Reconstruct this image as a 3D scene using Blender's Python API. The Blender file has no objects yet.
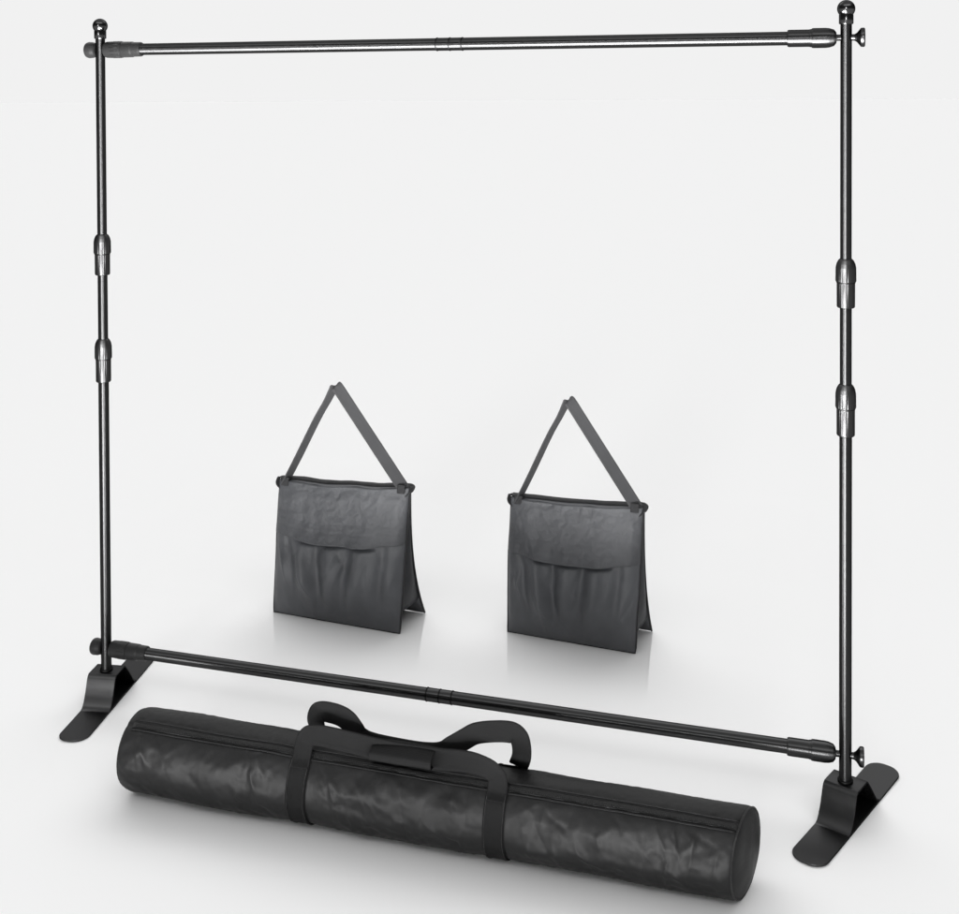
import bpy, bmesh, math, random
from mathutils import Vector, Matrix, noise
PI = math.pi
scene = bpy.context.scene
C = scene.collection

# ------------------------------------------------------------------ materials
def newmat(name):
    m = bpy.data.materials.new(name); m.use_nodes = True
    nt = m.node_tree
    for n in list(nt.nodes): nt.nodes.remove(n)
    return m, nt, nt.nodes, nt.links

def N(nt, t, **kw):
    n = nt.nodes.new(t)
    for k, v in kw.items(): setattr(n, k, v)
    return n

def metal(name, base, rough, aniso=0.0, spec=0.5, metallic=1.0, noise_scale=60, bump=0.02, coat=0.0, rot=0.0, rvar=.15):
    m, nt, ns, lk = newmat(name)
    out = N(nt, 'ShaderNodeOutputMaterial'); p = N(nt, 'ShaderNodeBsdfPrincipled')
    tc = N(nt, 'ShaderNodeTexCoord'); nz = N(nt, 'ShaderNodeTexNoise')
    nz.inputs['Scale'].default_value = noise_scale; nz.inputs['Detail'].default_value = 4
    lk.new(tc.outputs['Object'], nz.inputs['Vector'])
    mr = N(nt, 'ShaderNodeMapRange')
    mr.inputs['To Min'].default_value = rough*(1-rvar); mr.inputs['To Max'].default_value = rough*(1+rvar)
    lk.new(nz.outputs['Fac'], mr.inputs['Value']); lk.new(mr.outputs['Result'], p.inputs['Roughness'])
    p.inputs['Base Color'].default_value = (base, base, base*1.01, 1)
    p.inputs['Metallic'].default_value = metallic
    p.inputs['Specular IOR Level'].default_value = spec
    p.inputs['Coat Weight'].default_value = coat
    p.inputs['Specular Tint'].default_value = (.25, .25, .25, 1)
    if aniso:
        p.inputs['Anisotropic'].default_value = aniso
        p.inputs['Anisotropic Rotation'].default_value = rot
        tg = N(nt, 'ShaderNodeTangent', direction_type='RADIAL', axis='Z')
        lk.new(tg.outputs['Tangent'], p.inputs['Tangent'])
    if bump:
        bp = N(nt, 'ShaderNodeBump'); bp.inputs['Strength'].default_value = bump; bp.inputs['Distance'].default_value = .002
        nb = N(nt, 'ShaderNodeTexNoise'); nb.inputs['Scale'].default_value = 900
        lk.new(tc.outputs['Object'], nb.inputs['Vector']); lk.new(nb.outputs['Fac'], bp.inputs['Height'])
        lk.new(bp.outputs['Normal'], p.inputs['Normal'])
    lk.new(p.outputs['BSDF'], out.inputs['Surface'])
    return m

def fabric(name, col, rough=.5, spec=.4, weave=900, bump=.25, var=.15, sheen=.0, wr=0.0, wrscale=9):
    m, nt, ns, lk = newmat(name)
    out = N(nt, 'ShaderNodeOutputMaterial'); p = N(nt, 'ShaderNodeBsdfPrincipled')
    tc = N(nt, 'ShaderNodeTexCoord')
    w1 = N(nt, 'ShaderNodeTexWave', bands_direction='X'); w2 = N(nt, 'ShaderNodeTexWave', bands_direction='Z')
    for w in (w1, w2):
        w.inputs['Scale'].default_value = weave/6.28; w.inputs['Distortion'].default_value = .6
        lk.new(tc.outputs['Object'], w.inputs['Vector'])
    mx = N(nt, 'ShaderNodeMath', operation='ADD'); lk.new(w1.outputs['Fac'], mx.inputs[0]); lk.new(w2.outputs['Fac'], mx.inputs[1])
    nz = N(nt, 'ShaderNodeTexNoise'); nz.inputs['Scale'].default_value = 14; nz.inputs['Detail'].default_value = 6
    lk.new(tc.outputs['Object'], nz.inputs['Vector'])
    cr = N(nt, 'ShaderNodeMapRange'); cr.inputs['From Min'].default_value = .3; cr.inputs['From Max'].default_value = .7
    cr.inputs['To Min'].default_value = 1-var; cr.inputs['To Max'].default_value = 1+var
    lk.new(nz.outputs['Fac'], cr.inputs['Value'])
    hs = N(nt, 'ShaderNodeVectorMath', operation='SCALE'); hs.inputs[0].default_value = col
    lk.new(cr.outputs['Result'], hs.inputs['Scale']); lk.new(hs.outputs['Vector'], p.inputs['Base Color'])
    p.inputs['Roughness'].default_value = rough; p.inputs['Specular IOR Level'].default_value = spec
    p.inputs['Sheen Weight'].default_value = sheen; p.inputs['Sheen Roughness'].default_value = .4
    bp = N(nt, 'ShaderNodeBump'); bp.inputs['Strength'].default_value = bump; bp.inputs['Distance'].default_value = .0006
    lk.new(mx.outputs['Value'], bp.inputs['Height'])
    last = bp
    if wr:
        n2 = N(nt, 'ShaderNodeTexNoise'); n2.inputs['Scale'].default_value = wrscale; n2.inputs['Detail'].default_value = 5
        n2.inputs['Roughness'].default_value = .6; n2.inputs['Distortion'].default_value = .6
        lk.new(tc.outputs['Object'], n2.inputs['Vector'])
        b2 = N(nt, 'ShaderNodeBump'); b2.inputs['Strength'].default_value = wr; b2.inputs['Distance'].default_value = .012
        lk.new(n2.outputs['Fac'], b2.inputs['Height']); lk.new(bp.outputs['Normal'], b2.inputs['Normal']); last = b2
    lk.new(last.outputs['Normal'], p.inputs['Normal'])
    lk.new(p.outputs['BSDF'], out.inputs['Surface'])
    return m

M_pipe = metal('black_pipe', .042, .36, aniso=.95, bump=0, rvar=0, noise_scale=20, rot=.25)
M_bar = metal('black_crossbar_pipe', .064, .40, aniso=.95, bump=0, rvar=0, noise_scale=20, rot=.25)
M_collar = metal('collar_metal', .062, .40, aniso=.88, bump=.0, rvar=0, rot=.25)
M_sleeve = metal('sleeve_plastic', .012, .45, metallic=0.0, spec=.4, bump=.25)
M_knob = metal('knob_metal', .06, .28, bump=.05)
M_ball = metal('ball_metal', .07, .16, bump=0)
M_steel = metal('satin_foot_steel', .065, .37, noise_scale=30, bump=.05)
M_groove = metal('dark_groove', .02, .5, bump=0)
M_duffel = fabric('black_nylon', (.0075, .0075, .0076), rough=.50, spec=.15, weave=1500, bump=.10, var=.10, wr=.10, wrscale=10)
M_web = fabric('black_webbing', (.0050, .0050, .0051), rough=.62, spec=.10, weave=1300, bump=.6, var=.1)
M_zip = fabric('zipper_tape', (.004, .004, .0041), rough=.5, spec=.4, weave=1900, bump=.7, var=.1)
M_sand = fabric('charcoal_oxford', (.058, .060, .065), rough=.44, spec=.36, weave=1200, bump=.2, var=.10, wr=.22, wrscale=14)
M_sflap = fabric('charcoal_flap', (.046, .0475, .0515), rough=.47, spec=.40, weave=1200, bump=.3, var=.10, wr=.34, wrscale=26)
M_sweb = fabric('grey_webbing', (.040, .040, .042), rough=.65, spec=.4, weave=1500, bump=.7, var=.08)
M_sbind = fabric('dark_binding', (.014, .014, .015), rough=.6, spec=.4, weave=1500, bump=.6, var=.08)

# ------------------------------------------------------------------ helpers
def link(name, bm, mat, parent=None, smooth=True, loc=None):
    me = bpy.data.meshes.new(name); bm.normal_update(); bm.to_mesh(me); bm.free()
    o = bpy.data.objects.new(name, me); C.objects.link(o)
    me.materials.append(mat)
    if smooth:
        for f in me.polygons: f.use_smooth = True
    if parent is not None: o.parent = parent
    if loc is not None: o.location = loc
    return o

def empty(name, loc, rz=0.0):
    o = bpy.data.objects.new(name, None); C.objects.link(o); o.location = loc; o.rotation_euler = (0, 0, rz)
    o.empty_display_size = .1
    return o

def tag(o, label, cat, group=None):
    o['label'] = label; o['category'] = cat
    if group: o['group'] = group

def lathe(prof, seg=48, cap=True, bm=None):
    """prof: list of (z, r) along local Z. Sharp corners by doubled points."""
    bm = bm or bmesh.new(); rings = []
    for z, r in prof:
        rings.append([bm.verts.new((r*math.cos(2*PI*k/seg), r*math.sin(2*PI*k/seg), z)) for k in range(seg)])
    for a, b in zip(rings, rings[1:]):
        for k in range(seg):
            bm.faces.new((a[k], a[(k+1) % seg], b[(k+1) % seg], b[k]))
    if cap:
        bm.faces.new(list(reversed(rings[0]))); bm.faces.new(rings[-1])
    return bm

def flute(o, n, amp, z0=-9, z1=9):
    for v in o.data.vertices:
        if z0 < v.co.z < z1:
            a = math.atan2(v.co.y, v.co.x); k = 1-amp*(.5-.5*math.cos(n*a))
            v.co.x *= k; v.co.y *= k
    return o

def soften(prof, e=.0012):
    """bevels the corners of a lathe profile so edges catch light"""
    out = [prof[0]]
    for i in range(1, len(prof)-1):
        p0, p, p1 = Vector(prof[i-1]), Vector(prof[i]), Vector(prof[i+1])
        a = (p0-p); b = (p1-p)
        if a.length < 1e-6 or b.length < 1e-6: continue
        ca = min(e, a.length*.45); cb = min(e, b.length*.45)
        out.append(tuple(p+a.normalized()*ca)); out.append(tuple(p+(a.normalized()*ca+b.normalized()*cb)*.22)); out.append(tuple(p+b.normalized()*cb))
    out.append(prof[-1])
    return out

def auto(o, ang=35):
    for e in o.data.edges: pass
    bm = bmesh.new(); bm.from_mesh(o.data)
    for e in bm.edges:
        if len(e.link_faces) == 2 and e.calc_face_angle(0) > math.radians(ang): e.smooth = False
    bm.to_mesh(o.data); bm.free()
    return o

def catmull(P, n):
    out = []
    P = [P[0]] + list(P) + [P[-1]]
    for i in range(1, len(P)-2):
        for k in range(n):
            t = k/n; a, b, c, d = P[i-1], P[i], P[i+1], P[i+2]
            out.append(.5*((2*b)+(c-a)*t+(2*a-5*b+4*c-d)*t*t+(3*b-a-3*c+d)*t*t*t))
    out.append(P[-2].copy())
    return out

def ribbon(pts, width, thick, n=10, across=6, crown=0.0, sharp=False, rib=0.0):
    """pts: list of (position, width direction). A webbing band with real thickness."""
    P = [Vector(p) for p, w in pts]; W = [Vector(w).normalized() for p, w in pts]
    if sharp:
        PP, WW = [], []
        for i in range(len(P)-1):
            for k in range(n):
                t = k/n; PP.append(P[i].lerp(P[i+1], t)); WW.append(W[i].lerp(W[i+1], t).normalized())
        PP.append(P[-1]); WW.append(W[-1])
    else:
        PP = catmull(P, n); WW = [w.normalized() for w in catmull(W, n)]
    bm = bmesh.new(); rings = []
    for i, (p, w) in enumerate(zip(PP, WW)):
        t = (PP[min(i+1, len(PP)-1)] - PP[max(i-1, 0)]).normalized()
        w = (w - t*w.dot(t)).normalized(); nn = t.cross(w)
        ring = []
        for s in (1, -1):
            for k in range(across+1):
                u = (k/across-.5)*s
                th = thick/2*(1 if abs(u) < .49 else .5) + (rib if .33 < abs(u) < .49 else 0)
                ring.append(bm.verts.new(p + w*u*width + nn*(s*th + crown*(1-4*u*u))))
        rings.append(ring)
    L = len(rings[0])
    for a, b in zip(rings, rings[1:]):
        for k in range(L): bm.faces.new((a[k], a[(k+1) % L], b[(k+1) % L], b[k]))
    bm.faces.new(list(reversed(rings[0]))); bm.faces.new(rings[-1])
    return bm

def tube(P, r, seg=10, n=6):
    PP = catmull([Vector(p) for p in P], n) if n > 1 else [Vector(p) for p in P]
    bm = bmesh.new(); rings = []; up = None
    for i, p in enumerate(PP):
        t = (PP[min(i+1, len(PP)-1)] - PP[max(i-1, 0)]).normalized()
        if up is None: up = t.orthogonal().normalized()
        up = (up - t*up.dot(t)).normalized(); v = t.cross(up)
        rings.append([bm.verts.new(p + (up*math.cos(2*PI*k/seg)+v*math.sin(2*PI*k/seg))*r) for k in range(seg)])
    for a, b in zip(rings, rings[1:]):
        for k in range(seg): bm.faces.new((a[k], a[(k+1) % seg], b[(k+1) % seg], b[k]))
    bm.faces.new(list(reversed(rings[0]))); bm.faces.new(rings[-1])
    return bm

def sstep(a, b, x):
    t = max(0, min(1, (x-a)/(b-a))); return t*t*(3-2*t)

# ------------------------------------------------------------------ floor
m, nt, ns, lk = newmat('white_studio_floor')
out = N(nt, 'ShaderNodeOutputMaterial'); df = N(nt, 'ShaderNodeBsdfDiffuse'); gl = N(nt, 'ShaderNodeBsdfGlossy'); mix = N(nt, 'ShaderNodeMixShader')
FLOOR_A = .90
df.inputs['Color'].default_value = (FLOOR_A, FLOOR_A, FLOOR_A, 1)
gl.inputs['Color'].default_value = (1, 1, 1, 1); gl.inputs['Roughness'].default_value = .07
# sandbag reflection shaped by hand: gloss masked around them, faded towards the front
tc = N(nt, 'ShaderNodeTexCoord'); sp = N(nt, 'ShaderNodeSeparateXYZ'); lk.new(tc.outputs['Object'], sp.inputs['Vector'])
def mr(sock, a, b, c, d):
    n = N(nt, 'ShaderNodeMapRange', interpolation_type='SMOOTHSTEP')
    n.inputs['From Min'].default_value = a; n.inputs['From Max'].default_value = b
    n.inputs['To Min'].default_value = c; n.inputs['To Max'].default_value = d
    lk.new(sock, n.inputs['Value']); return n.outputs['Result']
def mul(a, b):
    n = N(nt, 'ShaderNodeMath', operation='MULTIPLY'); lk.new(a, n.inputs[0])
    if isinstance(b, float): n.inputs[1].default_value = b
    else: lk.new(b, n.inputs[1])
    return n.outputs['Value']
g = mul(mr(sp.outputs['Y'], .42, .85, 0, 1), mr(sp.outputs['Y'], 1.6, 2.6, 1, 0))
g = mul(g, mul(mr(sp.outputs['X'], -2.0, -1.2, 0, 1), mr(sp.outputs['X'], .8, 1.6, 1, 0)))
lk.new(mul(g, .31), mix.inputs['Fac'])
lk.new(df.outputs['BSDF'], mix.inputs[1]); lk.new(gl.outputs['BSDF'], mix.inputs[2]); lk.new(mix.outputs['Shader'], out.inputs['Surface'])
bm = bmesh.new(); K = 96
c0 = bm.verts.new((0, 0, 0)); ring = [bm.verts.new((400*math.cos(2*PI*k/K), 400*math.sin(2*PI*k/K), 0)) for k in range(K)]
for k in range(K): bm.faces.new((c0, ring[k], ring[(k+1) % K]))
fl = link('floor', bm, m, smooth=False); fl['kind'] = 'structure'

# ------------------------------------------------------------------ backdrop stand
HW = 1.1534                     # half the distance between the poles
BAR_LOW, BAR_TOP = .170, 2.119
stand = empty('backdrop_stand', (0, 0, 0))
tag(stand, 'tall rectangular frame of thin black metal pipes standing on two bent plate feet', 'backdrop stand')

# foot: one bent strip, local Y = along the strip (front is -Y), local X = width
PLATE = .098
TH = .0045
def plate_mesh():
    y0, y1, hw, R = -.262, .305, .048, .042
    ys = [y0+R*(1-math.cos(PI/2*k/12)) for k in range(13)] + [y0+R+(y1-y0-2*R)*k/20 for k in range(1, 20)] + [y1-R*(1-math.cos(PI/2*k/12)) for k in range(12, -1, -1)]
    bm = bmesh.new(); rings = []
    for y in ys:
        e = min(y-y0, y1-y)
        w = hw if e >= R else hw-R + math.sqrt(max(0, R*R-(R-e)**2))
        # the tongues are dished very slightly, as rolled strip is
        lift = .0015*(max(0, abs(y)-.12)/.15)**2
        rings.append([bm.verts.new(q) for q in ((-w, y, .001+lift), (-w, y, .001+TH-.001+lift), (-w+.001, y, .001+TH+lift), (w-.001, y, .001+TH+lift), (w, y, .001+TH-.001+lift), (w, y, .001+lift))])
    L = 6
    for a, b in zip(rings, rings[1:]):
        for k in range(L): bm.faces.new((a[k], b[k], b[(k+1) % L], a[(k+1) % L]))
    bm.faces.new(rings[0]); bm.faces.new(list(reversed(rings[-1])))
    bmesh.ops.recalc_face_normals(bm, faces=bm.faces)
    return bm
def arch_mesh():
    path = [(-.094, .0050), (-.085, .0068), (-.074, .0135), (-.061, .033), (-.051, .056), (-.0435, .077), (-.0375, .0900), (-.029, .0966), (-.022, .0975),
            (.030, .0975), (.040, .0945), (.047, .088), (.075, .056), (.102, .022), (.114, .0105), (.124, .0062), (.134, .0050)]
    P = catmull([Vector((0, y, z)) for y, z in path], 6)
    hw = .0475; bm = bmesh.new(); rings = []
    for i, p in enumerate(P):
        t = (P[min(i+1, len(P)-1)] - P[max(i-1, 0)]).normalized(); nn = Vector((0, -t.z, t.y))*-1
        nn = -nn
        rings.append([bm.verts.new(q) for q in (Vector((-hw, p.y, p.z)), Vector((-hw, p.y, p.z))-nn*(TH-.001)*-0 - nn*.001*0, )][:1] +
                     [bm.verts.new(Vector((x, p.y, p.z))+nn*d) for x, d in ((-hw, -.0008), (-hw, -TH), (hw, -TH), (hw, -.0008), (hw-.0008, 0), (-hw+.0008, 0))])
    for r in rings:
        bm.verts.remove(r[0])
    rings = [r[1:] for r in rings]; L = 6
    for a, b in zip(rings, rings[1:]):
        for k in range(L): bm.faces.new((a[k], b[k], b[(k+1) % L], a[(k+1) % L]))
    bm.faces.new(rings[0]); bm.faces.new(list(reversed(rings[-1])))
    bmesh.ops.recalc_face_normals(bm, faces=bm.faces)
    return bm
foot0 = None
for s in (-1, 1):
    if foot0 is None:
        foot0 = f = auto(link('foot', plate_mesh(), M_steel, stand), 28)
        arch0 = auto(link('arch_bracket', arch_mesh(), M_steel, f), 28)
    else:
        f = foot0.copy(); C.objects.link(f); f.parent = stand
        g_ = arch0.copy(); C.objects.link(g_); g_.parent = f
    f.location = (s*HW, 0, 0); f.rotation_euler = (0, 0, math.radians(9 if s < 0 else -23))

# upright poles, origin on the foot plate
def pole(s):
    z0 = PLATE + .004
    prof = soften([(0, .0165), (1.05-z0, .0165), (1.05-z0, .0155), (1.40-z0, .0155), (1.40-z0, .0150), (2.165-z0, .0150)])
    p = auto(link('upright_pole', lathe(prof), M_pipe, stand, loc=(s*HW, 0, z0)))
    b = auto(link('base_shade_ring', lathe(soften([(-.004, .0), (-.004, .0205), (.001, .0205), (.003, .0175), (.003, .01)]), cap=False), M_groove, p))  # dark ring standing in for the shade where the pole meets the plate
    for zb, zm, zt in ((1.042, 1.117, 1.182), (1.390, 1.459, 1.522)):
        h1 = zm-zb; h2 = zt-zm
        prof = [(0, .0165), (0, .0215), (.003, .0238), (h1-.004, .0240), (h1-.001, .0232), (h1-.001, .0215), (h1+.001, .0215), (h1+.001, .0262), (h1+.004, .0272),
                (h1+h2*.62, .0268), (h1+h2*.80, .0245), (h1+h2*.93, .0205), (h1+h2, .0168), (h1+h2, .0145)]
        c = auto(link('locking_collar', lathe(soften(prof, .001), seg=144, cap=False), M_collar, p, loc=(0, 0, zb-z0)), 30)
        flute(c, 24, .045, .004, h1-.004); flute(c, 24, .04, h1+.003, h1+h2*.6)
        gr = lathe([(0, .0222), (0, .0249), (.0035, .0249), (.0035, .0222)], cap=False)
        auto(link('groove_ring', gr, M_groove, c, loc=(0, 0, h1-.0018)), 30)
    prof = [(2.155-z0, .0155), (2.155-z0, .0180), (2.158-z0, .0190), (2.180-z0, .0190), (2.184-z0, .0175)]
    zc = 2.1965-z0; R = .0238
    for k in range(0, 17):
        a = -PI/2*.62 + (PI/2*1.62)*k/16
        prof.append((zc+R*math.sin(a), max(R*math.cos(a), .0004)))
    auto(link('ball_finial', lathe(prof), M_ball, p), 40)
    return p
for s in (-1, 1): pole(s)

# crossbars: local Z runs along the bar
def crossbar(z, cx, y):
    q = HW; L = q-.062
    L0 = cx
    prof = [(-1.045, .0185), (cx-.0425, .0185), (cx-.0425, .0172), (cx-.0395, .0172), (cx-.0395, .0193), (cx-.003, .0193), (cx-.003, .0176), (cx+.0005, .0176),
            (cx+.0005, .0193), (cx+.036, .0193), (cx+.036, .0172), (cx+.039, .0172), (cx+.039, .0188), (1.045, .0188)]
    b = link('crossbar', lathe(soften(prof, .0008)), M_bar, stand, loc=(0, y, z)); auto(b, 30)
    b.rotation_euler = (0, PI/2, 0)
    for gx in (cx-.041, cx-.0012, cx+.0375):
        auto(link('joint_ring', lathe([(gx-.0018, .0180), (gx-.0018, .0200), (gx-.001, .0204), (gx+.001, .0204), (gx+.0018, .0200), (gx+.0018, .0180)], cap=False), M_groove, b), 50)
    for s in (-1, 1):
        prof = [(1.000, .0185), (1.000, .0220), (1.004, .0236), (1.058, .0236), (1.060, .0246), (1.064, .0246), (1.064, .0262), (1.068, .0272), (1.100, .0272),
                (1.110, .0262), (1.122, .0225), (1.128, .0150), (1.129, .0085), (1.140, .0085)]
        if s < 0: prof = [(1.000, .0185), (1.000, .0205), (1.004, .0232), (1.030, .0236), (1.034, .0252), (1.066, .0256), (1.068, .0240), (1.070, .0240), (1.072, .0266), (1.106, .0268), (1.126, .0262), (1.132, .0240), (1.1335, .012), (1.140, .0085)]
        prof = [(s*a, r) for a, r in prof]
        if s < 0: prof = prof[::-1]
        e = auto(link('end_sleeve', lathe(soften(prof, .001), seg=144, cap=False), M_sleeve if s < 0 else M_collar, b), 30)
        # clamp knob outside the pole: stem, flared cone, dished head
        kp = [(1.166, .0), (1.166, .0085), (1.175, .0090), (1.181, .0125), (1.188, .0215), (1.191, .0255), (1.199, .0262), (1.202, .0240), (1.2025, .0150), (1.200, .0)]
        if s < 0: kp = [(1.166, .0), (1.166, .018), (1.170, .0225), (1.180, .0255), (1.193, .0265), (1.200, .0245), (1.204, .019), (1.205, .0)]
        kp = [(s*a, r) for a, r in kp]
        if s < 0: kp = kp[::-1]
        auto(link('clamp_knob', lathe(soften(kp, .0012), seg=40, cap=False), M_knob if s > 0 else M_sleeve, b), 30)
        if s < 0:
            # grip ribs moulded round the plastic sleeve
            bm = bmesh.new()
            for k in range(14):
                a = 2*PI*k/14
                mat = Matrix.Rotation(a, 4, 'Z') @ Matrix.Translation((.0262, 0, -1.090)) @ Matrix.Diagonal((.0022, .003, .030, 1))
                bmesh.ops.create_cube(bm, size=1, matrix=mat)
            bmesh.ops.bevel(bm, geom=bm.edges[:], offset=.0006, segments=2, affect='EDGES')
            link('grip_rib', bm, M_sleeve, e, smooth=True)
    return b
crossbar(BAR_TOP, .035, 0)
crossbar(BAR_LOW, -.006, 0)

def crumple(v):
    """flat facets meeting in creases, as stiff nylon folds"""
    w = Vector((noise.noise(v*1.3), noise.noise(v*1.3+Vector((7, 3, 1))), 0))*.35
    return min(1.0, noise.voronoi(v+w, distance_metric='DISTANCE')[0][0])

# ------------------------------------------------------------------ sandbags
def sandbag(A, ang, w, hL, hR, seed, label):
    """local X along the front panel's foot, local Y away from the camera, local Z up"""
    root = empty('sandbag', (A[0], A[1], 0), ang)
    tag(root, label, 'sandbag', 'sandbags standing behind the lower bar')
    rc = random.Random(seed*7+3)
    CR = [(rc.uniform(.08, .95), rc.uniform(.12, .95), rc.gauss(1.5, .5), rc.uniform(.04, .15), rc.choice((-1, 1))*rc.uniform(.002, .0045)) for _ in range(26)]
    CR += [(.10, .38, 1.95, .13, .007), (.30, .28, 2.15, .10, .006), (.90, .80, 1.2, .07, -.006)]
    RID = .058; BACK = .195
    rnd = random.Random(seed)
    sd = Vector((seed*3.7, seed*1.3, seed*2.1))
    wt = w+.022
    def edge_y(u): return .5-.5*math.cos(min(1, u)*PI)
    def top(u): return hL+(hR-hL)*u + .004*noise.noise(Vector((u*5, 0, 0))+sd) - .006*math.sin(PI*u)
    def mid(u, v):
        """middle sheet of the front panel"""
        x = -.004*v + u*(w + (wt-w)*v) + .006*(u-.5)*math.sin(PI*v) + .003*noise.noise(Vector((0, v*4, u*2))+sd)*(abs(u-.5)*2)
        y = RID*v**1.15
        return Vector((x, y, .003 + v*(top(u)-.003)))
    def pil(u, v):
        a = max(0, 1-abs(2*u-1)**3.2)**.62; b = (1-(1-v)**2.2*1.0)
        bot = math.sin(PI/2*min(1, v/.42))**.8 if v > 0 else 0
        return a*bot*(1-.62*sstep(.2, 1, v))
    def folds(u, v):
        """soft vertical folds falling from the flap and a diagonal pull on the left"""
        f = 0
        for c, wd, am, sl in ((.22, .035, .010, .30), (.36, .028, -.007, .16), (.47, .045, .006, .02), (.60, .03, -.006, -.05), (.70, .04, .007, -.10), (.86, .03, -.006, -.06), (.12, .025, -.006, .22)):
            cc = c + sl*(.62-v)*.8 + .015*noise.noise(Vector((v*6, c*9, 0))+sd)
            f += 1.9*am*math.exp(-((u-cc)/(wd*1.3))**2)*sstep(.05, .35, v)*(1-.75*sstep(.5, .72, v))
        f += .005*noise.noise(Vector((u*5, v*3, 3))+sd) + .0012*noise.noise(Vector((u*22, v*14, 7))+sd)
        for cu, cv, an, hl, am in CR:
            dx, dy = (u-cu), (v-cv)
            al = (dx*math.cos(an)+dy*math.sin(an))/hl; ac = abs(-dx*math.sin(an)+dy*math.cos(an))
            if abs(al) < 1.5: f += am*math.exp(-ac/.016)*max(0, 1-(al/1.5)**2)**1.5
        f += .0075*(crumple(Vector((u*3.6+v*1.1, v*2.6, 1.5))+sd)-.4) + .0025*(crumple(Vector((u*9-v*2, v*6, 4.5))+sd)-.4)
        return f
    def front(u, v, fs=1.0):
        p = mid(u, v); k = pil(u, v)
        p.y += .016*math.exp(-((v-.593)/.018)**2)*sstep(.14, .30, u)*(1-sstep(.72, .86, u))   # the slack pocket mouth
        e = min(1, min(u, 1-u)/.04)*min(1, v/.03)
        return p + Vector((0, -(.064*k + folds(u, v)*fs*e*1.1 + .002), 0))
    nu, nv = 110, 110
    bm = bmesh.new()
    F = [[bm.verts.new(front(i/nu, j/nv)) for i in range(nu+1)] for j in range(nv+1)]
    B = [[bm.verts.new(mid(i/nu, j/nv) + Vector((0, .022*pil(i/nu, j/nv)+.002, 0))) for i in range(nu+1)] for j in range(nv+1)]
    for j in range(nv):
        for i in range(nu):
            bm.faces.new((F[j][i], F[j][i+1], F[j+1][i+1], F[j+1][i])); bm.faces.new((B[j][i], B[j+1][i], B[j+1][i+1], B[j][i+1]))
        bm.faces.new((F[j][0], F[j+1][0], B[j+1][0], B[j][0])); bm.faces.new((F[j][nu], B[j][nu], B[j+1][nu], F[j+1][nu]))
    for i in range(nu):
        bm.faces.new((F[0][i], B[0][i], B[0][i+1], F[0][i+1])); bm.faces.new((F[nv][i], F[nv][i+1], B[nv][i+1], B[nv][i]))
    fp = link('front_pouch', bm, M_sand, root)
    # seam binding down both sides and along the foot of the front pouch
    pts = [front(0, 1-k/30)+Vector((-.001, .002, 0)) for k in range(31)] + [front(k/30, 0)+Vector((0, .002, .001)) for k in range(1, 31)] + [front(1, k/30)+Vector((.001, .002, 0)) for k in range(1, 31)]
    link('seam_binding', tube(pts, .0034, 8, 1), M_sbind, fp)
    # flap over the mouth of the front pocket
    V0 = .615
    bm = bmesh.new(); G = []; G2 = []
    nf = 46
    for j in range(nf+1):
        t = j/nf; row = []; row2 = []
        for i in range(nu+1):
            u = i/nu
            v = 1-(1-V0)*t*(1+.035*math.sin(PI*u)) + .0025*noise.noise(Vector((u*6, 1, 2))+sd)*t
            op = sstep(.16, .34, u)*(1-sstep(.74, .88, u))
            p = front(u, max(v, .02), .30); p.y -= .006*sstep(.0, .25, t)*min(1, min(u, 1-u)/.06)
            p.y -= .016*math.exp(-((v-.593)/.018)**2)*sstep(.14, .30, u)*(1-sstep(.72, .86, u))
            o = .0035 + .019*op*t**4 + .0035*t*noise.noise(Vector((u*9, t*3, 5))+sd) + .0012*noise.noise(Vector((u*30, t*16, 9))+sd) + .0050*(crumple(Vector((u*11, t*4.5, 8))+sd)-.4)
            for hl in (.80, .66): o -= .0012*math.exp(-((t-hl)/.012)**2)
            row.append(bm.verts.new(p+Vector((0, -o-.002, 0)))); row2.append(bm.verts.new(p+Vector((0, -o+.0008, 0))))
        G.append(row); G2.append(row2)
    for j in range(nf):
        for i in range(nu):
            bm.faces.new((G[j][i], G[j+1][i], G[j+1][i+1], G[j][i+1])); bm.faces.new((G2[j][i], G2[j][i+1], G2[j+1][i+1], G2[j+1][i]))
        bm.faces.new((G[j][0], G2[j][0], G2[j+1][0], G[j+1][0])); bm.faces.new((G[j][nu], G[j+1][nu], G2[j+1][nu], G2[j][nu]))
    for i in range(nu):
        bm.faces.new((G[nf][i], G2[nf][i], G2[nf][i+1], G[nf][i+1])); bm.faces.new((G[0][i], G[0][i+1], G2[0][i+1], G2[0][i]))
    link('pocket_flap', bm, M_sflap, fp)
    # rear pouch: hangs down on the far side
    def rmid(u, v):
        x = u*(wt-.01)+.006*v; y = RID + (BACK-RID)*(1-v)**2.4
        return Vector((x, y, .003+v*(top(u)-.010)))
    bm = bmesh.new(); n2 = 60
    def rside(u, v, s):
        k = pil(u, v); dd = .040*k + .004*noise.noise(Vector((u*8, v*7, 11*s))+sd)*min(1, min(u, 1-u)/.04+.35)
        return rmid(u, v)+Vector((.006*noise.noise(Vector((v*9, 3, s))+sd)*(1 if u > .5 else 0), s*(abs(dd)+.002), 0))
    F = [[bm.verts.new(rside(i/n2, j/n2, -1)) for i in range(n2+1)] for j in range(n2+1)]
    B = [[bm.verts.new(rside(i/n2, j/n2, 1)) for i in range(n2+1)] for j in range(n2+1)]
    for j in range(n2):
        for i in range(n2):
            bm.faces.new((F[j][i], F[j][i+1], F[j+1][i+1], F[j+1][i])); bm.faces.new((B[j][i], B[j+1][i], B[j+1][i+1], B[j][i+1]))
        bm.faces.new((F[j][0], F[j+1][0], B[j+1][0], B[j][0])); bm.faces.new((F[j][n2], B[j][n2], B[j+1][n2], F[j+1][n2]))
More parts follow.
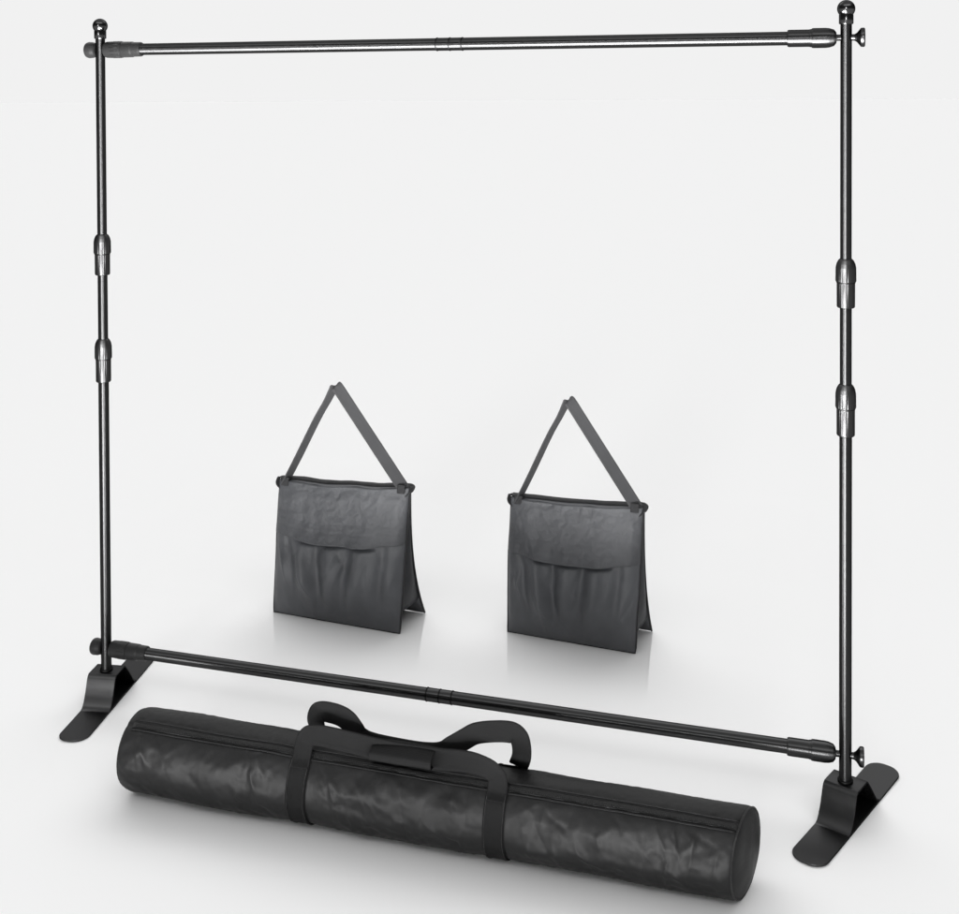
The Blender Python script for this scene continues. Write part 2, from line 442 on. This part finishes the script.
    for i in range(n2):
        bm.faces.new((F[0][i], B[0][i], B[0][i+1], F[0][i+1])); bm.faces.new((F[n2][i], F[n2][i+1], B[n2][i+1], B[n2][i]))
    rp = link('rear_pouch', bm, M_sand, root)
    pts = [rmid(1, k/24)+Vector((.001, 0, 0)) for k in range(25)]
    link('seam_binding', tube(pts, .004, 8, 1), M_sbind, rp)
    # gusset between the two pouches at each end, upper part only
    for u in (0, 1):
        bm = bmesh.new(); rows = []
        for k in range(25):
            v = 1-.86*k/24
            a = mid(u, v); b = rmid(u, v); sx = (1 if u else -1)
            row = []
            for q in range(9):
                t = q/8; p = a.lerp(b, t); p.x += sx*.016*math.sin(PI*t)*(1-v)**.6*sstep(.05, .35, v) - sx*.003
                row.append(bm.verts.new(p))
            rows.append(row)
        for r0, r1 in zip(rows, rows[1:]):
            for q in range(8): bm.faces.new((r0[q], r0[q+1], r1[q+1], r1[q]))
        bmesh.ops.solidify(bm, geom=bm.faces[:], thickness=.002)
        link('side_gusset', bm, M_sand, root)
    # zipped top edge
    pts = [mid(k/24, 1)+Vector((0, .008, .003+.002*noise.noise(Vector((k*.4, 2, 2))+sd))) for k in range(25)]
    rb = [(p, (0, 1, .55)) for p in pts]
    link('top_binding', ribbon(rb, .024, .004, n=1, across=4, crown=.003), M_sbind, root)
    # strap from corner to corner
    aL = Vector((.030, RID-.01, hL+.004)); aR = Vector((wt-.030, RID-.01, hR+.004)); ap = Vector((w*.462, RID-.01, hL+.385))
    d1 = (ap-aL).normalized(); d2 = (aR-ap).normalized()
    pts = [(aL-d1*.02, (.35, 1, 0)), (aL+d1*.1, (.38, 1, 0)), (ap-d1*.16+Vector((-.003, 0, .001)), (.38, 1, 0)), (ap-d1*.08, (.40, 1, 0)), (ap-d1*.055, (.45, 1, .05)), (ap-d1*.018, (.6, .9, .12)), (ap+Vector((0, 0, -.004)), (.8, .8, .25)), (ap+d2*.02, (.95, .72, .22)),
           (ap+d2*.06, (1, .68, .1)), (ap+d2*.13, (1, .62, 0)), (aR-d2*.15, (1, .55, 0)), (aR+d2*.015, (1, .5, 0))]
    link('strap', ribbon(pts, .044, .0026, n=8, across=14, rib=.0010), M_sweb, root)
    # webbing loops sewn over the corners
    for u, q in ((0, aL), (1, aR)):
        sx = 1 if u else -1
        base = mid(u, .985)
        lp = [base+Vector((-sx*.012, -.012, -.022)), base+Vector((sx*.004, -.012, -.008)), base+Vector((sx*.008, -.002, .004)), base+Vector((sx*.003, .010, .012)), q+Vector((0, 0, .006)), q+Vector((-sx*.010, 0, -.004))]
        link('strap_loop', ribbon([(p, (.3, 1, .25)) for p in lp], .018, .004, n=6, across=4, crown=.002), M_sbind, root)
        link('stitched_tab', ribbon([(p, (1, 0, 0)) for p in (q+Vector((0, -.011, .010)), q+Vector((0, -.016, -.004)), q+Vector((0, -.017, -.020)))], .030, .003, n=5), M_sbind, root)
    return root
sandbag((-.919, .752), math.radians(-4.95), .525, .496, .522, 1, 'left of the two dark grey sandbags with a triangular strap, nearer the left pole')
sandbag((-.0206, .832), math.radians(-5.41), .476, .481, .505, 2, 'right of the two dark grey sandbags with a triangular strap, nearer the middle')

# ------------------------------------------------------------------ carrying bag
bagL = empty('carrying_bag', (0, -.40, 0))
tag(bagL, 'long black nylon tube bag with web handles lying in front of the pipe stand', 'carrying bag')
X0, X1 = -.785, .915
BANDS = (-.243, .300)
def brad(x): return .1095 + (.104-.1095)*(x-X0)/(X1-X0)
_r = random.Random(11)
CREASES = []
for _ in range(74):
    if _r.random() < .45:
        b_ = _r.choice(BANDS); cx_ = b_+_r.choice((-1, 1))*_r.uniform(.05, .13)
    else: cx_ = _r.uniform(X0+.06, X1-.03)
    CREASES.append((cx_, _r.uniform(.085, .205), _r.gauss(1.25, .55), _r.uniform(.018, .055), _r.choice((-1, 1, 1))*_r.uniform(.0016, .0036)))
def creases(x, th):
    """sharp folds: short straight ridges lying over the cloth"""
    s_ = th*.107; t_ = 0
    for cx_, cs, an, hl, am in CREASES:
        dx, dy = x-cx_, s_-cs
        if abs(dx) > .09 or abs(dy) > .09: continue
        ca, sa = math.cos(an), math.sin(an)
        al = (dx*ca+dy*sa)/hl; ac = abs(-dx*sa+dy*ca + .003*math.sin(al*3))
        if abs(al) < 1.5: t_ += am*math.exp(-ac/.0075)*max(0, 1-(al/1.5)**2)**1.5
    return t_
def bag_pt(x, th, off=0.0):
    """th: 0 = top, positive towards the camera (-Y)"""
    R = brad(x)
    e0 = x-X0; k = 1.0
    if e0 < .035: k = .90 + .10*math.sqrt(max(0, 1-((.035-e0)/.035)**2))
    e1 = X1-x
    if e1 < .022: k = .955 + .045*math.sqrt(max(0, 1-((.022-e1)/.022)**2))
    near = min(abs(x-b) for b in BANDS)
    c = math.cos(th); s = math.sin(th)
    # pulled in a little under the bands, flattened top panel and foot
    w = math.exp(-(near/.05)**2)
    amp = .35 + .65*sstep(.03, .12, near)
    amp *= sstep(0, .05, x-X0+.004)*.9+.1
    amp *= sstep(0, .06, X1-x)*.85+.15
    q = Vector((x*4.5 + .9*s, th*1.0 - x*1.4, .3))
    n1 = noise.noise(q)
    def crease(v, k): return math.exp(-(noise.noise(v)*k)**2)
    wv = .25*noise.noise(Vector((x*3, th*1.2, 5)))
    c1 = crease(Vector(((x+wv)*7 + .8*th, th*.8, 4.1)), 3.2)
    c2 = crease(Vector(((x-wv)*10 - 1.3*th, th*1.1, 9.1)), 3.5)
    patch = sstep(-.15, .25, noise.noise(Vector((x*4, 2.2, .7))))
    side = sstep(.50, .80, th)*(1-sstep(2.0, 2.7, th))
    cr1 = crumple(Vector(((x+wv*.3)*9.5 + .5*th, th*.95 - x*1.5, 3.3)))
    cr2 = crumple(Vector(((x)*21 - .9*th, th*2.3 + x*3, 8.8)))
    d = amp*(.005*n1 + side*(.0105*(cr1-.4) + (.0022+.0036*patch)*(cr2-.4) + .0012*c1 + .0030*crumple(Vector((x*15-th*3.1, th*1.6+x*5, 6.1)))*patch)) - .0035*w
    if off == 0.0 and .45 < th < 2.4: d += amp*1.2*creases(x, th)*sstep(.55, .75, th)
    d += .0009*noise.noise(Vector((x*60, th*7, 2)))
    # a soft ridge where the nylon folds over along the front
    d += .0035*math.exp(-((th-1.75-.12*noise.noise(Vector((x*6, 0, 7))))/.16)**2)*amp*sstep(-.4, .1, x)
    d -= .003*math.exp(-((th-.50)/.06)**2)      # gathered at the zipper seam
    r = (R + d + off)*k
    y = -r*s*1.01
    z = R + r*c*(.985 if c > 0 else 1)
    zf = .0025
    if z < .010: z = zf + max(0, z+.005)**2/.030
    z = max(z, zf)
    # the right end is cut a little askew, so its panel turns towards the front
    x += .27*y*sstep(.62, X1, x)
    return Vector((x, y, z))
nx, nt_ = 560, 128
bm = bmesh.new(); rings = []
xs = [X0+.035*(1-math.cos(PI/2*k/10)) for k in range(10)] + [X0+.035+(X1-X0-.057)*k/nx for k in range(nx)] + [X1-.022+.022*math.sin(PI/2*k/8) for k in range(9)]
for x in xs: rings.append([bm.verts.new(bag_pt(x, 2*PI*k/nt_ - PI)) for k in range(nt_)])
for a, b in zip(rings, rings[1:]):
    for k in range(nt_): bm.faces.new((a[k], b[k], b[(k+1) % nt_], a[(k+1) % nt_]))
bmesh.ops.recalc_face_normals(bm, faces=bm.faces)
body = link('bag_body', bm, M_duffel, bagL)
# end panels, softly bulging
for xe, s, bulge in ((X0, -1, .020), (X1, 1, .015)):
    bm = bmesh.new(); R = 14
    rim = [bag_pt(xe, 2*PI*k/nt_ - PI) for k in range(nt_)]
    cen = Vector((xe, 0, brad(xe)))
    rr = []
    for j in range(R):
        t = 1-j/R
        row = []
        for p in rim:
            q = cen.lerp(p, t); q.x += s*bulge*(1-t**3.0)**.75 + .004*noise.noise(Vector((q.y*18, q.z*18, xe*9)))*(1-t)*t*4
            row.append(bm.verts.new(q))
        rr.append(row)
    cv = bm.verts.new(cen+Vector((s*bulge, 0, 0)))
    for a, b in zip(rr, rr[1:]):
        for k in range(nt_): bm.faces.new((a[k], a[(k+1) % nt_], b[(k+1) % nt_], b[k]))
    for k in range(nt_): bm.faces.new((rr[-1][k], rr[-1][(k+1) % nt_], cv))
    bmesh.ops.recalc_face_normals(bm, faces=bm.faces)
    ep = link('end_panel', bm, M_duffel, bagL)
    pp = [bag_pt(xe, 2*PI*k/64 - PI, .0015) for k in range(65)]
    link('piping', tube(pp, .0026, 8, 1), M_zip, ep)
# zipper: tape with a coil along its middle, and a second seam above it
def along(th, x0, x1, off, width, thick, name, mat, parent, n=170):
    pts = []
    for k in range(n+1):
        x = x0+(x1-x0)*k/n; p = bag_pt(x, th, off); q = bag_pt(x, th+.12, off)-bag_pt(x, th-.12, off); pts.append((p, q))
    return link(name, ribbon(pts, width, thick, n=1, across=4, crown=.0006), mat, parent)
zp = along(.50, X0+.02, X1-.004, .0030, .017, .0016, 'zipper', M_zip, bagL)
bm = bmesh.new()
k = 0; x = X0+.03
while x < X1-.01:
    p = bag_pt(x, .50, .0050)
    bmesh.ops.create_cube(bm, size=1, matrix=Matrix.Translation(p) @ Matrix.Rotation(.50, 4, 'X') @ Matrix.Diagonal((.0026, .0058, .0018, 1)))
    x += .0048
link('zipper_teeth', bm, M_zip, zp, smooth=False)
along(.62, X0+.02, X1-.002, .0022, .004, .0024, 'seam_ridge', M_duffel, bagL)
along(.34, X0+.02, X1-.002, .0016, .004, .0022, 'seam_ridge', M_duffel, bagL)
# bands round the bag
for b in BANDS:
    pts = []
    for k in range(97):
        th = .42+(2*PI-.84)*k/96
        p = bag_pt(b, th, .0035)
        if p.z < .006: p.z = .0045
        pts.append((p, (1, 0, .02)))
    bd = link('strap_band', ribbon(pts, .056, .0024, n=1, across=14, rib=.0011), M_web, bagL)
    for sx in (-.024, .024):
        st = [bag_pt(b+sx, .55+1.8*k/40, .0056) for k in range(41)]
        link('stitch_line', tube(st, .0009, 5, 1), M_zip, bd)
# handles (y is given in the bag's frame, 0 = its axis)
b0, b1 = BANDS
def on(b, th, off=.006): return tuple(bag_pt(b, th, off))
def strap_path(P):
    """the web keeps its flat side to the front: width lies across the path, tilted back by k"""
    out = []
    for i, (p, k) in enumerate(P):
        a = Vector(P[max(i-1, 0)][0]); c = Vector(P[min(i+1, len(P)-1)][0]); t = (c-a); t.y = 0; t.normalize()
        out.append((p, (t.z, k, -t.x)))
    return out
front = strap_path([(on(b0, .85, .0052), 0), (on(b0, .62, .007), 0), ((b0+.001, -.052, .226), 0), ((b0+.006, -.050, .241), -.1), ((b0+.018, -.050, .252), -.2), ((b0+.045, -.050, .256), -.3), ((b0+.085, -.049, .254), -.4),
         ((b0+.14, -.044, .247), -.45), ((-.045, -.036, .237), -.5), ((.02, -.030, .231), -.55), ((.08, -.028, .231), -.55), ((.14, -.030, .233), -.5),
         ((.185, -.038, .241), -.4), ((.228, -.046, .246), -.25), ((b1-.030, -.054, .243), -.1), ((b1-.010, -.056, .233), -.05), ((b1-.001, -.058, .220), 0), (on(b1, .62, .007), 0), (on(b1, .85, .0052), 0)])
h1 = link('handle', ribbon(front, .052, .0024, n=9, across=14, rib=.0011), M_web, bagL)
back = strap_path([(on(b0, -.75, .005), 0), (on(b0, -.50, .010), 0), ((b0+.000, .030, .240), 0), ((b0+.002, .024, .262), -.05), ((b0+.012, .019, .280), -.15), ((b0+.036, .014, .287), -.3), ((b0+.078, .008, .286), -.35),
        ((b0+.106, .004, .276), -.35), ((b0+.126, .000, .258), -.3), ((b0+.142, -.004, .242), -.5), ((b0+.175, -.008, .234), -.9), ((0, -.008, .232), -1.5), ((.08, -.008, .232), -1.5), ((.128, -.004, .236), -.9),
        ((.158, .004, .252), -.4), ((.190, .010, .272), -.3), ((.218, .014, .289), -.35), ((.255, .018, .298), -.45), ((.305, .022, .303), -.4), ((.330, .026, .294), -.2), ((.338, .034, .266), -.05), ((.336, .044, .230), 0), (on(b1+.022, -.60, .004), 0)])
h2 = link('handle', ribbon(back, .052, .0024, n=9, across=14, rib=.0011), M_web, bagL)
# folded wrap that holds the two handles together, open at the ends
bm = bmesh.new(); rings = []
for i in range(41):
    x = -.052+.172*i/40
    ring = []
    for r_, s_ in ((1, 1), (.86, -1)):
        pass
    for k in range(36):
        a = 2*PI*k/36
        yy = -.024 + .040*math.copysign(abs(math.cos(a))**.8, math.cos(a)) + .001*noise.noise(Vector((x*20, a, 1)))
        zz = .2310 + (.0165 + .0012*noise.noise(Vector((x*14, a*1.5, 3))))*math.copysign(abs(math.sin(a))**.7, math.sin(a)) - .13*(yy+.02)**2*10*0 - .10*max(0, -(yy+.02))
        ring.append(bm.verts.new((x, yy, zz)))
    rings.append(ring)
for a, b in zip(rings, rings[1:]):
    for k in range(36): bm.faces.new((a[k], b[k], b[(k+1) % 36], a[(k+1) % 36]))
bmesh.ops.recalc_face_normals(bm, faces=bm.faces)
bmesh.ops.solidify(bm, geom=bm.faces[:], thickness=.0022)
link('handle_wrap', bm, M_web, bagL)

# ------------------------------------------------------------------ camera
cam = bpy.data.cameras.new('camera'); co = bpy.data.objects.new('camera', cam); C.objects.link(co)
yaw, pit, rol = -.2859, .0176, -.0042
f = Vector((math.sin(yaw)*math.cos(pit), math.cos(yaw)*math.cos(pit), -math.sin(pit)))
r = f.cross(Vector((0, 0, 1))).normalized(); u = r.cross(f)
r2 = r*math.cos(rol)+u*math.sin(rol); u2 = -r*math.sin(rol)+u*math.cos(rol)
mw = Matrix((( r2.x, u2.x, -f.x, 1.1175), (r2.y, u2.y, -f.y, -3.3808), (r2.z, u2.z, -f.z, 1.97), (0, 0, 0, 1)))
co.matrix_world = mw
cam.sensor_fit = 'HORIZONTAL'; cam.sensor_width = 36; cam.lens = 36*1200/959
cam.shift_y = -(457-115.54)/959
cam.clip_end = 2000; cam.clip_start = .05
scene.camera = co

# ------------------------------------------------------------------ light
W = bpy.data.worlds.new('World'); scene.world = W; W.use_nodes = True
nt = W.node_tree
for n in list(nt.nodes): nt.nodes.remove(n)
lk = nt.links
out = N(nt, 'ShaderNodeOutputWorld'); bg = N(nt, 'ShaderNodeBackground'); tc = N(nt, 'ShaderNodeTexCoord')
sp = N(nt, 'ShaderNodeSeparateXYZ'); lk.new(tc.outputs['Generated'], sp.inputs['Vector'])
dt = N(nt, 'ShaderNodeVectorMath', operation='DOT_PRODUCT'); dt.inputs[1].default_value = (math.sin(yaw), math.cos(yaw), 0)
lk.new(tc.outputs['Generated'], dt.inputs[0])
BACK = .88; SIDE = .10; TOP = .51; KEY = 2.6; STRIP = 40.0; RIM = 1.5
def addn(a, b):
    n = N(nt, 'ShaderNodeMath', operation='ADD'); lk.new(a, n.inputs[0])
    if isinstance(b, float): n.inputs[1].default_value = b
    else: lk.new(b, n.inputs[1])
    return n.outputs[0]
fw = mul(mr(dt.outputs['Value'], .35, .75, 0, 1), BACK-SIDE)       # lit white wall behind the stand
tp = mul(mr(sp.outputs['Z'], .45, .85, 0, 1), TOP)                  # overhead glow added to the world to light the floor evenly
ke = mul(mul(mr(sp.outputs['Z'], .55, .68, 0, 1), mr(sp.outputs['Z'], .74, .84, 1, 0)), mr(dt.outputs['Value'], -.50, -.35, 1, 0))
def absn(a):
    n = N(nt, 'ShaderNodeMath', operation='ABSOLUTE'); lk.new(a, n.inputs[0]); return n.outputs[0]
tall = mul(mul(mul(mr(absn(sp.outputs['X']), .05, .085, 1, 0), mr(sp.outputs['Z'], .13, .23, 1, 0)), mr(sp.outputs['Y'], -.5, -.3, 1, 0)), STRIP)   # narrow bright patch added low behind the camera, for streaks on the poles
rim = mul(mul(mul(mr(sp.outputs['Z'], .50, .62, 0, 1), mr(sp.outputs['Z'], .86, .93, 1, 0)), mr(dt.outputs['Value'], .20, .40, 0, 1)), RIM)   # glow added high at the back, throwing shadows forwards
ke = mul(ke, KEY)                                                   # glow added high behind the camera, for highlights on the bars
tot = addn(addn(addn(addn(addn(fw, tp), ke), tall), rim), SIDE)
cb = N(nt, 'ShaderNodeCombineColor')
for k in range(3): lk.new(tot, cb.inputs[k])
lk.new(cb.outputs['Color'], bg.inputs['Color']); bg.inputs['Strength'].default_value = 1
lk.new(bg.outputs[0], out.inputs['Surface'])

def area(name, loc, aim, sx, sy, radiance):
    l = bpy.data.lights.new(name, 'AREA'); l.shape = 'RECTANGLE'; l.size = sx; l.size_y = sy
    l.energy = radiance*PI*sx*sy
    o = bpy.data.objects.new(name, l); C.objects.link(o); o.location = loc
    o.rotation_euler = (Vector(aim)-Vector(loc)).to_track_quat('-Z', 'Y').to_euler()
    return o
area('added_low_light', (-.05, -5.6, .95), (0, 0, .9), .8, 1.7, 6)  # added lamp, unseen behind the camera, to brighten the pole fronts
# two added upward lights, out of view on the floor, drawing the long pole highlights
for x0, y0, x1, y1 in ((-.93, -1.3, -.42, -4.2), (.87, -1.3, .22, -4.2)):
    l = bpy.data.lights.new('added_floor_strip', 'AREA'); l.shape = 'RECTANGLE'; l.size = .70; l.size_y = math.hypot(x1-x0, y1-y0)
    l.energy = 112*PI*l.size*l.size_y
    o = bpy.data.objects.new('added_floor_strip', l); C.objects.link(o); o.location = ((x0+x1)/2, (y0+y1)/2, .03)
    o.rotation_euler = (PI, 0, math.atan2(x1-x0, -(y1-y0)))

scene.render.engine = 'CYCLES'
scene.view_settings.view_transform = 'Standard'; scene.view_settings.look = 'None'
scene.view_settings.exposure = 0; scene.view_settings.gamma = 1
